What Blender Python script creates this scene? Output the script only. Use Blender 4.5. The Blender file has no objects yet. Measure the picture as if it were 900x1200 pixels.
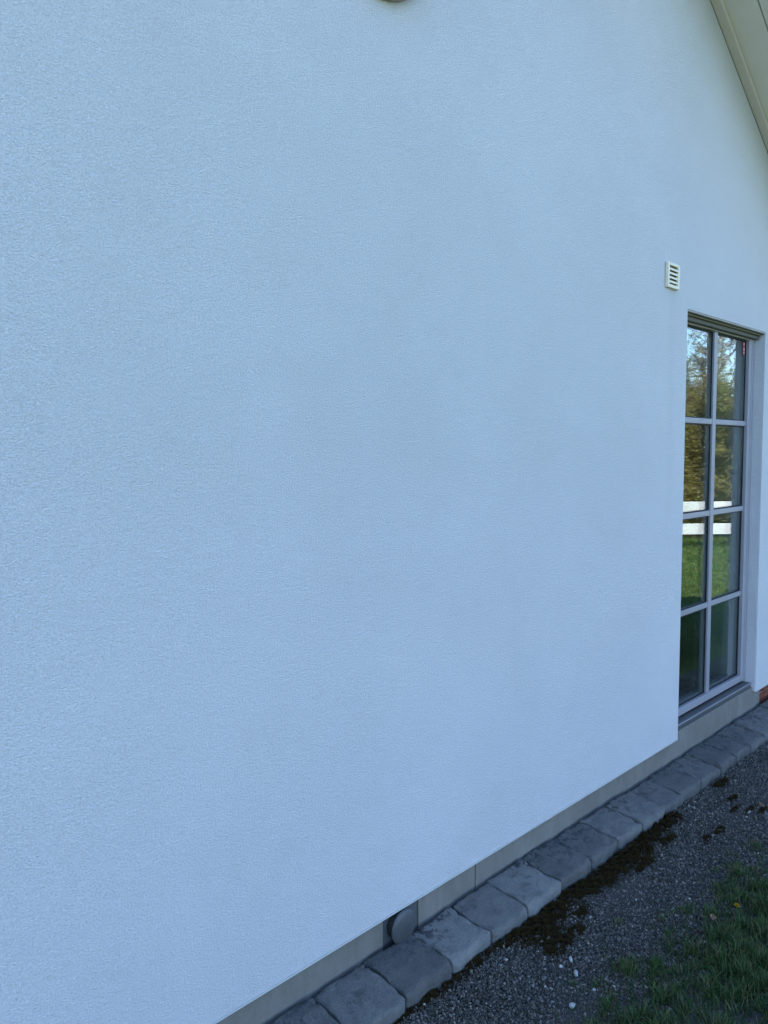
import bpy, bmesh, math, random
import numpy as np
from mathutils import Vector, Matrix, noise as mnoise

random.seed(7)
rng = np.random.default_rng(7)
scene = bpy.context.scene
COL = scene.collection
R = math.radians

# ------------------------------------------------------------------ camera
EYE = Vector((0.0, -1.6, 1.58))
YAW, PITCH, ROLL = math.atan(905 / 900 * math.cos(R(4.3))), R(4.3), R(0.4)
fw = Vector((math.sin(YAW) * math.cos(PITCH), math.cos(YAW) * math.cos(PITCH), -math.sin(PITCH)))
r0 = Vector((math.cos(YAW), -math.sin(YAW), 0))
u0 = r0.cross(fw)
rt = math.cos(ROLL) * r0 - math.sin(ROLL) * u0
up = math.sin(ROLL) * r0 + math.cos(ROLL) * u0
cd = bpy.data.cameras.new('camera')
cam = bpy.data.objects.new('camera', cd)
COL.objects.link(cam)
m = Matrix((rt, up, -fw)).transposed().to_4x4()
m.translation = EYE
cam.matrix_world = m
cd.sensor_fit = 'VERTICAL'
cd.sensor_height = 24.0
cd.lens = 18.0
cd.clip_start = 0.05
cd.clip_end = 2000
scene.camera = cam

# ------------------------------------------------------------------ light: sun behind the house
SUN = Vector((-0.55, 0.60, 1.0)).normalized()
ELEV = math.asin(SUN.z)
AZ = math.atan2(SUN.x, SUN.y)          # clockwise from +Y
world = bpy.data.worlds.new('World')
scene.world = world
world.use_nodes = True
wn = world.node_tree.nodes
wl = world.node_tree.links
sky = wn.new('ShaderNodeTexSky')
sky.sky_type = 'NISHITA'
sky.sun_disc = False
sky.sun_elevation = ELEV
sky.sun_rotation = AZ
sky.air_density = 0.95
sky.dust_density = 0.0
sky.ozone_density = 5.2
bg = wn['Background']
bg.inputs['Strength'].default_value = 0.15
wl.new(sky.outputs['Color'], bg.inputs['Color'])
sd = bpy.data.lights.new('sun', 'SUN')
sd.energy = 3.6
sd.angle = R(0.53)
sd.color = (1.0, 0.95, 0.87)
so = bpy.data.objects.new('sun', sd)
COL.objects.link(so)
so.rotation_euler = SUN.to_track_quat('Z', 'Y').to_euler()
so.location = (-20, 22, 40)
vs = scene.view_settings
vs.view_transform = 'Standard'
vs.look = 'None'
vs.gamma = 1.0
vs.exposure = 1.94
vs.use_curve_mapping = False

cy = scene.cycles
cy.max_bounces = 6
cy.diffuse_bounces = 3
cy.glossy_bounces = 4
cy.transmission_bounces = 4
cy.transparent_max_bounces = 10
cy.caustics_reflective = False
cy.caustics_refractive = False

# ------------------------------------------------------------------ helpers
def link(o, parent=None):
    COL.objects.link(o)
    if parent is not None:
        o.parent = parent
    return o

def empty(name, loc=(0, 0, 0)):
    o = bpy.data.objects.new(name, None)
    o.location = loc
    o.empty_display_size = 0.1
    return link(o)

def tag(o, label=None, cat=None, group=None, kind=None):
    if label: o['label'] = label
    if cat: o['category'] = cat
    if group: o['group'] = group
    if kind: o['kind'] = kind
    return o

def pydata(name, verts, faces, mat, parent=None, smooth=False, loc=None):
    me = bpy.data.meshes.new(name)
    me.from_pydata(verts, [], faces)
    me.update()
    if smooth:
        me.polygons.foreach_set('use_smooth', [True] * len(me.polygons))
    me.materials.append(mat)
    o = bpy.data.objects.new(name, me)
    if loc: o.location = loc
    return link(o, parent)

def from_bm(name, bm, mat, parent=None, smooth=False, loc=None):
    me = bpy.data.meshes.new(name)
    bm.normal_update()
    bm.to_mesh(me)
    bm.free()
    if smooth:
        me.polygons.foreach_set('use_smooth', [True] * len(me.polygons))
    me.materials.append(mat)
    o = bpy.data.objects.new(name, me)
    if loc: o.location = loc
    return link(o, parent)

def np_mesh(name, V, T, mat, col=None, parent=None, smooth=False):
    """V (n,3) float, T (m,3) int, optional per-vertex colour (n,3)"""
    me = bpy.data.meshes.new(name)
    n, k = len(V), len(T)
    me.vertices.add(n)
    me.vertices.foreach_set('co', V.astype(np.float32).ravel())
    me.loops.add(k * 3)
    me.loops.foreach_set('vertex_index', T.astype(np.int32).ravel())
    me.polygons.add(k)
    me.polygons.foreach_set('loop_start', np.arange(0, k * 3, 3, dtype=np.int32))
    me.polygons.foreach_set('loop_total', np.full(k, 3, dtype=np.int32))
    if smooth:
        me.polygons.foreach_set('use_smooth', np.ones(k, dtype=bool))
    me.update()
    me.validate()
    if col is not None:
        a = me.color_attributes.new('tint', 'FLOAT_COLOR', 'POINT')
        c = np.ones((n, 4), dtype=np.float32)
        c[:, :3] = col
        a.data.foreach_set('color', c.ravel())
    me.materials.append(mat)
    o = bpy.data.objects.new(name, me)
    return link(o, parent)

def bbox(bm, x0, x1, y0, y1, z0, z1, bev=0.0, seg=2):
    r = bmesh.ops.create_cube(bm, size=1)
    vs_ = r['verts']
    for v in vs_:
        v.co = Vector(((x0 + x1) / 2 + v.co.x * (x1 - x0), (y0 + y1) / 2 + v.co.y * (y1 - y0), (z0 + z1) / 2 + v.co.z * (z1 - z0)))
    if bev:
        es = list({e for v in vs_ for e in v.link_edges})
        bmesh.ops.bevel(bm, geom=es, offset=bev, segments=seg, affect='EDGES', profile=0.6)

def box(name, x0, x1, y0, y1, z0, z1, mat, parent=None, bev=0.0, seg=2):
    bm = bmesh.new()
    bbox(bm, x0, x1, y0, y1, z0, z1, bev, seg)
    return from_bm(name, bm, mat, parent)

# ------------------------------------------------------------------ materials
def new_mat(name):
    mt = bpy.data.materials.new(name)
    mt.use_nodes = True
    nt = mt.node_tree
    return mt, nt, nt.nodes['Principled BSDF']

def nd(nt, t, **kw):
    n = nt.nodes.new(t)
    for k, v in kw.items():
        if k in n.inputs.keys() if hasattr(n.inputs, 'keys') else False:
            n.inputs[k].default_value = v
        else:
            setattr(n, k, v)
    return n

def noise(nt, co, scale, detail=4, rough=0.55, dist=0.0):
    n = nt.nodes.new('ShaderNodeTexNoise')
    n.inputs['Scale'].default_value = scale
    n.inputs['Detail'].default_value = detail
    n.inputs['Roughness'].default_value = rough
    n.inputs['Distortion'].default_value = dist
    nt.links.new(co, n.inputs['Vector'])
    return n.outputs['Fac']

def ramp(nt, fac, stops):
    n = nt.nodes.new('ShaderNodeValToRGB')
    el = n.color_ramp.elements
    while len(el) < len(stops): el.new(0.5)
    for e, (p, c) in zip(el, stops):
        e.position = p
        e.color = (*c, 1) if len(c) == 3 else c
    nt.links.new(fac, n.inputs['Fac'])
    return n.outputs['Color']

def mixc(nt, a, b, fac, mode='MIX'):
    n = nt.nodes.new('ShaderNodeMix')
    n.data_type = 'RGBA'
    n.blend_type = mode
    for sock, v in ((n.inputs[6], a), (n.inputs[7], b), (n.inputs[0], fac)):
        if isinstance(v, (int, float)): sock.default_value = v
        elif isinstance(v, tuple): sock.default_value = (*v, 1) if len(v) == 3 else v
        else: nt.links.new(v, sock)
    return n.outputs[2]

def math_(nt, op, a, b=0.0, c=None, clamp=False):
    n = nt.nodes.new('ShaderNodeMath')
    n.operation = op
    n.use_clamp = clamp
    for i, v in enumerate((a, b) if c is None else (a, b, c)):
        if isinstance(v, (int, float)): n.inputs[i].default_value = v
        else: nt.links.new(v, n.inputs[i])
    return n.outputs[0]

def bump(nt, bsdf, height, strength, dist, prev=None):
    n = nt.nodes.new('ShaderNodeBump')
    n.inputs['Strength'].default_value = strength
    n.inputs['Distance'].default_value = dist
    nt.links.new(height, n.inputs['Height'])
    if prev is not None: nt.links.new(prev, n.inputs['Normal'])
    nt.links.new(n.outputs[0], bsdf.inputs['Normal'])
    return n.outputs[0]

def objco(nt):
    return nt.nodes.new('ShaderNodeTexCoord').outputs['Object']

def poco(nt):
    return nt.nodes.new('ShaderNodeNewGeometry').outputs['Position']

def orand(nt):
    return nt.nodes.new('ShaderNodeObjectInfo').outputs['Random']

def simple(name, c1, c2, scale, rough=0.6, bscale=None, bs=0.3, bd=0.001, spec=0.3, detail=5):
    mt, nt, b = new_mat(name)
    co = poco(nt)
    nt.links.new(ramp(nt, noise(nt, co, scale, detail), [(0.3, c1), (0.7, c2)]), b.inputs['Base Color'])
    b.inputs['Roughness'].default_value = rough
    b.inputs['Specular IOR Level'].default_value = spec
    if bscale: bump(nt, b, noise(nt, co, bscale, 6, 0.65), bs, bd)
    return mt

M = {}

# white mineral render: fine grain, faint weathering, a dirty run below the vent grille
def mat_stucco():
    mt, nt, b = new_mat('white_render')
    co = poco(nt)
    sep = nt.nodes.new('ShaderNodeSeparateXYZ'); nt.links.new(co, sep.inputs[0])
    X, Z = sep.outputs['X'], sep.outputs['Z']
    big = ramp(nt, noise(nt, co, 0.9, 4, 0.6), [(0.30, (0.785, 0.770, 0.785)), (0.72, (0.835, 0.812, 0.835))])
    fine = ramp(nt, noise(nt, co, 215, 2, 0.75), [(0.28, (0.76, 0.76, 0.77)), (0.64, (1, 1, 1))])
    c = mixc(nt, big, fine, 0.8, 'MULTIPLY')
    mpw = nt.nodes.new('ShaderNodeMapping'); nt.links.new(co, mpw.inputs['Vector'])
    mpw.inputs['Scale'].default_value = (1, 1, 1.15)
    cloud = ramp(nt, noise(nt, mpw.outputs[0], 1.5, 4, 0.6, 0.3), [(0.36, (1, 1, 1)), (0.75, (0.94, 0.94, 0.932))])
    c = mixc(nt, c, cloud, 1.0, 'MULTIPLY')
    pits = ramp(nt, noise(nt, co, 85, 2, 0.5), [(0.64, (1, 1, 1)), (0.80, (0.82, 0.82, 0.83))])
    c = mixc(nt, c, pits, 0.7, 'MULTIPLY')
    # rain run under the vent
    g = math_(nt, 'SUBTRACT', 1.0, math_(nt, 'MULTIPLY', math_(nt, 'ABSOLUTE', math_(nt, 'SUBTRACT', X, 3.50)), 18.0), clamp=True)
    gz = math_(nt, 'MULTIPLY', math_(nt, 'LESS_THAN', Z, 2.33), math_(nt, 'MULTIPLY_ADD', Z, 0.62, -0.62 * 0.75, clamp=True))
    st = math_(nt, 'MULTIPLY', math_(nt, 'MULTIPLY', g, gz), math_(nt, 'MULTIPLY_ADD', noise(nt, co, 9, 4), 0.6, 0.0))
    c = mixc(nt, c, (0.44, 0.45, 0.44), math_(nt, 'MULTIPLY', st, 0.55))
    # faint splash grime just above the base
    gr = math_(nt, 'MULTIPLY', math_(nt, 'MULTIPLY_ADD', Z, -7.0, 2.1, clamp=True), math_(nt, 'MULTIPLY_ADD', noise(nt, co, 14, 5, 0.7), 1.6, -0.7, clamp=True))
    c = mixc(nt, c, (0.55, 0.54, 0.50), math_(nt, 'MULTIPLY', gr, 0.5))
    nt.links.new(c, b.inputs['Base Color'])
    b.inputs['Roughness'].default_value = 0.93
    b.inputs['Specular IOR Level'].default_value = 0.15
    mp = nt.nodes.new('ShaderNodeMapping'); nt.links.new(co, mp.inputs['Vector'])
    mp.inputs['Scale'].default_value = (1, 1, 1.45)
    h = noise(nt, mp.outputs[0], 205, 2, 0.8, 0.3)
    h = math_(nt, 'ADD', h, math_(nt, 'MULTIPLY', noise(nt, mp.outputs[0], 75, 2, 0.6), 0.35))
    bump(nt, b, h, 1.0, 0.0075)
    return mt
M['stucco'] = mat_stucco()

def mat_concrete(name, c1, c2, spots=0.5):
    mt, nt, b = new_mat(name)
    co = poco(nt)
    c = ramp(nt, noise(nt, co, 5, 6, 0.65), [(0.3, c1), (0.7, c2)])
    f = ramp(nt, noise(nt, co, 220, 3, 0.7), [(0.3, (0.72, 0.72, 0.72)), (0.65, (1, 1, 1))])
    c = mixc(nt, c, f, spots, 'MULTIPLY')
    mp = nt.nodes.new('ShaderNodeMapping'); nt.links.new(co, mp.inputs['Vector'])
    mp.inputs['Scale'].default_value = (1, 1, 0.25)
    s = ramp(nt, noise(nt, mp.outputs[0], 26, 4, 0.7), [(0.42, (0.80, 0.79, 0.77)), (0.62, (1, 1, 1))])
    c = mixc(nt, c, s, 0.55, 'MULTIPLY')
    nt.links.new(c, b.inputs['Base Color'])
    b.inputs['Roughness'].default_value = 0.88
    b.inputs['Specular IOR Level'].default_value = 0.25
    bump(nt, b, noise(nt, co, 160, 5, 0.7), 0.35, 0.0015)
    return mt
M['plinth'] = mat_concrete('fibre_cement', (0.185, 0.176, 0.158), (0.24, 0.228, 0.205))
M['plate'] = mat_concrete('grey_plate', (0.085, 0.09, 0.10), (0.115, 0.12, 0.13), 0.3)
M['threshold'] = mat_concrete('threshold_concrete', (0.19, 0.19, 0.182), (0.245, 0.243, 0.232))

# tumbled grey concrete setts: tone differs from stone to stone, dark algae near the wall
def mat_stone():
    mt, nt, b = new_mat('tumbled_grey_stone')
    co = poco(nt)
    rn = orand(nt)
    base = ramp(nt, rn, [(0.0, (0.098, 0.095, 0.092)), (0.45, (0.142, 0.137, 0.130)), (0.75, (0.175, 0.169, 0.160)), (1.0, (0.235, 0.227, 0.214))])
    mo = ramp(nt, noise(nt, co, 11, 6, 0.7, 0.4), [(0.28, (0.62, 0.64, 0.66)), (0.72, (1.12, 1.12, 1.1))])
    c = mixc(nt, base, mo, 0.85, 'MULTIPLY')
    sp = ramp(nt, noise(nt, co, 190, 3, 0.75), [(0.34, (0.62, 0.62, 0.63)), (0.66, (1.16, 1.16, 1.16))])
    c = mixc(nt, c, sp, 0.6, 'MULTIPLY')
    sep = nt.nodes.new('ShaderNodeSeparateXYZ'); nt.links.new(co, sep.inputs[0])
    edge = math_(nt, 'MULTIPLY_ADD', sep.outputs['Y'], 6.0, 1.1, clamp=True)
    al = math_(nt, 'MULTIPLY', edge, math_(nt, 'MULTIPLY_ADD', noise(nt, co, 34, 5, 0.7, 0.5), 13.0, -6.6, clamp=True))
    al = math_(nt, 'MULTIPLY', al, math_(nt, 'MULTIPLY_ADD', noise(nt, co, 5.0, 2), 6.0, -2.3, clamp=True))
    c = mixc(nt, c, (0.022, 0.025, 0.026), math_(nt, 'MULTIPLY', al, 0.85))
    li = math_(nt, 'MULTIPLY_ADD', noise(nt, co, 62, 3, 0.6), 7.0, -4.75, clamp=True)
    c = mixc(nt, c, (0.30, 0.31, 0.29), math_(nt, 'MULTIPLY', li, 0.35))
    nt.links.new(c, b.inputs['Base Color'])
    b.inputs['Roughness'].default_value = 0.86
    b.inputs['Specular IOR Level'].default_value = 0.3
    p = bump(nt, b, noise(nt, co, 30, 6, 0.7), 0.8, 0.010)
    bump(nt, b, noise(nt, co, 170, 4, 0.75), 0.7, 0.003, p)
    return mt
M['stone'] = mat_stone()

def mat_tint(name, rough=0.8, spec=0.3, sss=False):
    mt, nt, b = new_mat(name)
    a = nt.nodes.new('ShaderNodeVertexColor'); a.layer_name = 'tint'
    nt.links.new(a.outputs['Color'], b.inputs['Base Color'])
    b.inputs['Roughness'].default_value = rough
    b.inputs['Specular IOR Level'].default_value = spec
    if sss:
        tr = nt.nodes.new('ShaderNodeBsdfTranslucent')
        nt.links.new(a.outputs['Color'], tr.inputs['Color'])
        mx = nt.nodes.new('ShaderNodeMixShader'); mx.inputs[0].default_value = 0.4
        nt.links.new(b.outputs[0], mx.inputs[1]); nt.links.new(tr.outputs[0], mx.inputs[2])
        nt.links.new(mx.outputs[0], nt.nodes['Material Output'].inputs['Surface'])
    return mt
M['gravel'] = mat_tint('gravel_chips', 0.8, 0.35)
M['leafy'] = mat_tint('leaf_blades', 0.6, 0.3, True)
M['mossy'] = mat_tint('moss_fibres', 0.9, 0.1)

def mat_ground():
    mt, nt, b = new_mat('lawn_ground')
    co = poco(nt)
    c = ramp(nt, noise(nt, co, 1.3, 5, 0.65), [(0.3, (0.085, 0.125, 0.026)), (0.55, (0.112, 0.150, 0.034)), (0.75, (0.150, 0.165, 0.050))])
    f = ramp(nt, noise(nt, co, 60, 5, 0.75), [(0.3, (0.6, 0.6, 0.55)), (0.7, (1.15, 1.15, 1.1))])
    c = mixc(nt, c, f, 0.8, 'MULTIPLY')
    nt.links.new(c, b.inputs['Base Color'])
    b.inputs['Roughness'].default_value = 0.95
    b.inputs['Specular IOR Level'].default_value = 0.1
    bump(nt, b, noise(nt, co, 55, 6, 0.75), 1.0, 0.03)
    return mt
M['ground'] = mat_ground()
M['soil'] = simple('gravel_fines', (0.040, 0.036, 0.032), (0.085, 0.078, 0.070), 150, 0.95, 260, 0.8, 0.004, 0.15, 6)

M['frame'] = simple('grey_door_paint', (0.295, 0.285, 0.315), (0.33, 0.32, 0.35), 3, 0.38, 400, 0.06, 0.0004, 0.45)
M['gasket'] = simple('black_rubber', (0.010, 0.010, 0.011), (0.016, 0.016, 0.017), 40, 0.6)
M['sillmetal'] = simple('grey_sill_metal', (0.075, 0.077, 0.078), (0.10, 0.102, 0.102), 12, 0.42, 300, 0.1, 0.0004, 0.5)
M['spacer'] = simple('spacer_bar', (0.07, 0.07, 0.075), (0.09, 0.09, 0.095), 30, 0.5)
M['ventplastic'] = simple('cream_plastic', (0.80, 0.70, 0.53), (0.85, 0.75, 0.58), 18, 0.45, 90, 0.08, 0.0006, 0.4)
M['darkhole'] = simple('vent_mesh', (0.13, 0.12, 0.10), (0.18, 0.165, 0.14), 120, 0.9)
M['capmetal'] = simple('dark_cap_metal', (0.055, 0.058, 0.064), (0.08, 0.084, 0.09), 22, 0.5, 150, 0.15, 0.0008, 0.5)
M['capdark'] = simple('collar_gap_shade', (0.012, 0.012, 0.013), (0.02, 0.02, 0.02), 60, 0.7)
M['fixture'] = simple('brown_fixture', (0.36, 0.29, 0.22), (0.42, 0.34, 0.26), 14, 0.5, 120, 0.1, 0.0008, 0.4)
M['opal'] = simple('opal_glass', (0.55, 0.52, 0.46), (0.60, 0.57, 0.50), 10, 0.3)
M['soffit'] = simple('painted_soffit_board', (0.76, 0.685, 0.645), (0.80, 0.725, 0.68), 4, 0.55, 130, 0.2, 0.001, 0.3)
M['trim'] = simple('painted_batten', (0.66, 0.585, 0.54), (0.71, 0.63, 0.58), 6, 0.55, 130, 0.2, 0.001, 0.3)
M['roof'] = simple('dark_roof_tile', (0.05, 0.045, 0.043), (0.075, 0.068, 0.065), 7, 0.8, 40, 0.4, 0.01)
M['lintel'] = simple('underside_shade', (0.095, 0.088, 0.072), (0.12, 0.112, 0.092), 9, 0.6, 200, 0.2, 0.001)  # shade of the white reveal underside put into the colour
M['lintelpale'] = simple('underside_bounce', (0.17, 0.155, 0.11), (0.20, 0.185, 0.135), 9, 0.6)  # lawn bounce on the underside put into the colour
M['brick'] = simple('red_brick', (0.15, 0.042, 0.026), (0.245, 0.075, 0.048), 22, 0.9, 140, 0.5, 0.003, 0.2)
M['mortar'] = simple('pale_mortar', (0.36, 0.33, 0.30), (0.46, 0.43, 0.40), 40, 0.95, 200, 0.5, 0.002)
M['interior'] = simple('interior_wall', (0.13, 0.135, 0.13), (0.16, 0.165, 0.16), 3, 0.9)
M['woodfloor'] = simple('oak_floor', (0.10, 0.065, 0.036), (0.15, 0.10, 0.06), 8, 0.45)
M['drip'] = simple('drip_profile', (0.50, 0.50, 0.48), (0.56, 0.56, 0.54), 15, 0.5)
M['stickerred'] = simple('sticker_red', (0.36, 0.05, 0.075), (0.42, 0.07, 0.09), 60, 0.5)
M['stickerpale'] = simple('sticker_pale', (0.52, 0.42, 0.44), (0.58, 0.48, 0.50), 60, 0.5)
M['whitewood'] = simple('white_fence_paint', (0.58, 0.58, 0.565), (0.66, 0.66, 0.645), 5, 0.6, 80, 0.2, 0.001)
M['bark'] = simple('grey_brown_bark', (0.13, 0.098, 0.065), (0.23, 0.18, 0.12), 14, 0.9, 60, 0.6, 0.006, 0.2)
M['quartz'] = simple('white_quartz', (0.30, 0.29, 0.27), (0.44, 0.43, 0.40), 60, 0.6, 160, 0.4, 0.001)
M['petal'] = simple('yellow_petal', (0.42, 0.24, 0.01), (0.50, 0.30, 0.015), 200, 0.7)
M['stem'] = simple('green_stem', (0.06, 0.12, 0.03), (0.09, 0.16, 0.04), 60, 0.6)
M['dryleaf'] = simple('dry_brown_leaf', (0.16, 0.095, 0.05), (0.26, 0.17, 0.10), 70, 0.8, 140, 0.4, 0.002)
M['twig'] = simple('dead_twig', (0.06, 0.045, 0.03), (0.12, 0.09, 0.06), 60, 0.9)

def mat_glass():
    mt, nt, b = new_mat('door_glass')
    nt.nodes.remove(b)
    lw = nt.nodes.new('ShaderNodeLayerWeight'); lw.inputs['Blend'].default_value = 0.5
    f = math_(nt, 'MULTIPLY_ADD', math_(nt, 'POWER', lw.outputs['Facing'], 4.2), 0.94, 0.055, clamp=True)
    tr = nt.nodes.new('ShaderNodeBsdfTransparent'); tr.inputs['Color'].default_value = (0.90, 0.95, 0.93, 1)
    gl = nt.nodes.new('ShaderNodeBsdfGlossy'); gl.inputs['Roughness'].default_value = 0.0
    gl.inputs['Color'].default_value = (1, 1, 1, 1)
    mx = nt.nodes.new('ShaderNodeMixShader')
    nt.links.new(f, mx.inputs[0]); nt.links.new(tr.outputs[0], mx.inputs[1]); nt.links.new(gl.outputs[0], mx.inputs[2])
    nt.links.new(mx.outputs[0], nt.nodes['Material Output'].inputs['Surface'])
    return mt
M['glass'] = mat_glass()

# ================================================================== SETTING
# ground: one gently uneven sheet to the horizon, finer near the house
def ground_sheet():
    def axis(lo, hi, step, far):
        a = list(np.arange(lo, hi + 1e-6, step))
        pre, k = [], lo
        s = step
        while k > -far:
            s *= 1.6; k -= s; pre.append(k)
        post, k = [], hi
        s = step
        while k < far:
            s *= 1.6; k += s; post.append(k)
        return np.array(pre[::-1] + a + post)
    xs, ys = axis(0, 14, 0.5, 700), axis(-8, 0, 0.5, 700)
    X, Y = np.meshgrid(xs, ys, indexing='ij')
    Z = -0.012 + 0.0 * X
    far = np.clip((np.hypot(X - 3, Y) - 6) / 10, 0, 1)
    Z = Z + far * (0.05 * np.sin(X * 0.35) * np.cos(Y * 0.28))
    V = np.stack([X, Y, Z], -1).reshape(-1, 3)
    nx, ny = len(xs), len(ys)
    i, j = np.meshgrid(np.arange(nx - 1), np.arange(ny - 1), indexing='ij')
    a = (i * ny + j).ravel()
    T = np.concatenate([np.stack([a, a + ny, a + ny + 1], 1), np.stack([a, a + ny + 1, a + 1], 1)])
    o = np_mesh('ground', V, T, M['ground'], smooth=True)
    tag(o, 'lawn ground spreading away from the white house', 'ground', kind='structure')
    return o
ground_sheet()

def edge_y(x):
    """ragged border between gravel and lawn"""
    return -0.545 - 0.035 * np.sin(x * 2.3 + 0.4) - 0.03 * np.sin(x * 6.1 + 1.0) - 0.015 * np.sin(x * 17) - 0.02 * np.clip(x - 2.6, 0, 3)

def gravel_bed():
    xs = np.arange(-3.2, 6.6, 0.1)
    v, f = [], []
    for k, x in enumerate(xs):
        e = -2.6 if x < 4.45 else max(-2.6, -0.52 - (5.2 - x) * 2.6) if x < 5.2 else -0.52
        for q in range(5):
            t = (0, 0.1, 0.25, 0.55, 1)[q]
            v.append((x, 0.03 + (e - 0.03) * t, -0.006 + 0.006 * math.sin(x * 3 + q) * (1 if 0 < q < 4 else 0)))
    for k in range(len(xs) - 1):
        for q in range(4):
            a = k * 5 + q
            f.append((a, a + 1, a + 6, a + 5))
    o = pydata('gravel_bed', v, f, M['soil'], smooth=True)
    tag(o, 'dark gravelly soil between stone edging and lawn', 'ground', kind='structure')
gravel_bed()

# ------------------------------------------------------------------ the house
house = empty('house', (0, 0, 0))
tag(house, 'white rendered gable house with tall grey glazed door', 'house')
ZB = 0.16                      # lower edge of the render
DX0, DX1, DZ1 = 3.666, 4.713, 2.256   # door opening
RX, RZ, SL = 1.67, 5.025, 0.595       # ridge at the wall face, roof slope
CL, CR = 2 * RX - 6.5, 6.5            # corners
TH = 0.30
DEPTH = 9.0
def rz(x): return RZ - SL * abs(x - RX)

def wall():
    bm = bmesh.new()
    def P(x, y, z): return bm.verts.new((x, y, z))
    # front face as strips round the door (share verts so shading is continuous)
    xs = [CL, RX, DX0, DX1, CR]
    fb = {x: P(x, 0, ZB) for x in xs}
    ft = {x: P(x, 0, rz(x)) for x in xs}
    fl = {x: P(x, 0, DZ1) for x in (DX0, DX1)}
    bb = {x: P(x, TH, ZB) for x in xs}
    bt = {x: P(x, TH, rz(x)) for x in xs}
    bl = {x: P(x, TH, DZ1) for x in (DX0, DX1)}
    F = bm.faces.new
    F((fb[CL], fb[RX], ft[RX], ft[CL]))
    F((fb[RX], fb[DX0], fl[DX0], ft[DX0], ft[RX]))
    F((fl[DX0], fl[DX1], ft[DX1], ft[DX0]))
    F((fb[DX1], fb[CR], ft[CR], ft[DX1], fl[DX1]))
    F((bb[RX], bb[CL], bt[CL], bt[RX]))
    F((bb[DX0], bb[RX], bt[RX], bt[DX0], bl[DX0]))
    F((bl[DX1], bl[DX0], bt[DX0], bt[DX1]))
    F((bb[CR], bb[DX1], bl[DX1], bt[DX1], bt[CR]))
    F((fb[DX0], bb[DX0], bl[DX0], fl[DX0]))
    F((bb[DX1], fb[DX1], fl[DX1], bl[DX1]))
    F((fl[DX0], bl[DX0], bl[DX1], fl[DX1]))
    for a, c in ((CL, RX), (RX, DX0), (DX1, CR)):
        F((fb[c], fb[a], bb[a], bb[c]))
    for a, c in ((CL, RX), (RX, DX0), (DX0, DX1), (DX1, CR)):
        F((ft[a], ft[c], bt[c], bt[a]))
    # slightly rounded arrises like hand-finished render
    es = []
    for e in bm.edges:
        k = {e.verts[0], e.verts[1]}
        for x in (DX0, DX1):
            if k == {fb[x], fl[x]}: es.append(e)
        if k == {fl[DX0], fl[DX1]}: es.append(e)
    bmesh.ops.bevel(bm, geom=es, offset=0.006, segments=2, affect='EDGES')
    bmesh.ops.recalc_face_normals(bm, faces=bm.faces)
    from_bm('wall', bm, M['stucco'], house)
    # side and back walls complete the building
    bm = bmesh.new()
    bbox(bm, CL, CL + TH, TH + 0.002, DEPTH, ZB, rz(CL))
    bbox(bm, CR - TH, CR, TH + 0.002, DEPTH, ZB, rz(CR))
    bbox(bm, CL + TH, CR - TH, DEPTH - TH, DEPTH - 0.002, ZB, rz(CR))
    from_bm('side_walls', bm, M['stucco'], house)
wall()

# thin drip profile under the render edge
for a, b_ in ((CL, DX0 - 0.010), (DX1 + 0.010, CR)):
    box('drip_edge', a, b_, -0.003, 0.012, ZB - 0.0045, ZB - 0.0005, M['drip'], house)

# base board: one panel after another with open joints, a plate behind the round cap
plinth = bpy.data.objects.new('plinth', None); link(plinth, house)
PT = ZB - 0.006
def panel(x0, x1, y, mt, raised=None):
    pts = [(x0, -0.12), (x1, -0.12)]
    if raised == 'right': pts += [(x1, 0.183), (DX0 + 0.003, 0.183), (DX0 + 0.003, PT), (x0, PT)]
    elif raised == 'left': pts += [(x1, PT), (DX1 - 0.003, PT), (DX1 - 0.003, 0.183), (x0, 0.183)]
    else: pts += [(x1, PT), (x0, PT)]
    bm = bmesh.new()
    fr = [bm.verts.new((x, y, z)) for x, z in pts]
    bk = [bm.verts.new((x, 0.06, z)) for x, z in pts]
    n = len(pts)
    front = bm.faces.new(fr)
    bm.faces.new(bk[::-1])
    for k in range(n): bm.faces.new((fr[k], bk[k], bk[(k + 1) % n], fr[(k + 1) % n]))
    bmesh.ops.recalc_face_normals(bm, faces=bm.faces)
    bmesh.ops.bevel(bm, geom=list(front.edges), offset=0.0015, segments=1, affect='EDGES')
    from_bm('panel', bm, M[mt], plinth)
panel(CL, -0.60, 0.015, 'plinth')
panel(-0.597, 1.603, 0.015, 'plinth')
panel(1.606, 1.762, 0.0185, 'plate')
panel(1.765, 2.061, 0.0155, 'plinth')
panel(2.0645, 4.272, 0.014, 'plinth', 'right')
panel(4.2745, 4.838, 0.0155, 'plinth', 'left')
# red brick footing shows beyond the last panel
footing = bpy.data.objects.new('footing', None); link(footing, house)
box('mortar_bed', 4.842, CR, 0.050, 0.12, -0.12, ZB - 0.008, M['mortar'], footing)
bme = None
for row in range(4):
    z0 = -0.115 + row * 0.069
    x = 4.846 - (0.11 if row % 2 else 0)
    while x < CR - 0.02:
        x0, x1 = max(x, 4.846), min(x + 0.22, CR - 0.01)
        if x1 - x0 > 0.04:
            z1 = min(z0 + 0.060, ZB - 0.011)
            bm = bmesh.new(); bbox(bm, x0, x1, 0.036 + random.uniform(0, .005), 0.10, z0, z1, 0.004, 1)
            from_bm('brick', bm, M['brick'], footing)
        x += 0.23
# concrete step under the door
box('threshold', DX0 + 0.002, DX1 - 0.002, 0.0605, 0.28, ZB - 0.004, 0.183, M['threshold'], house)

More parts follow.
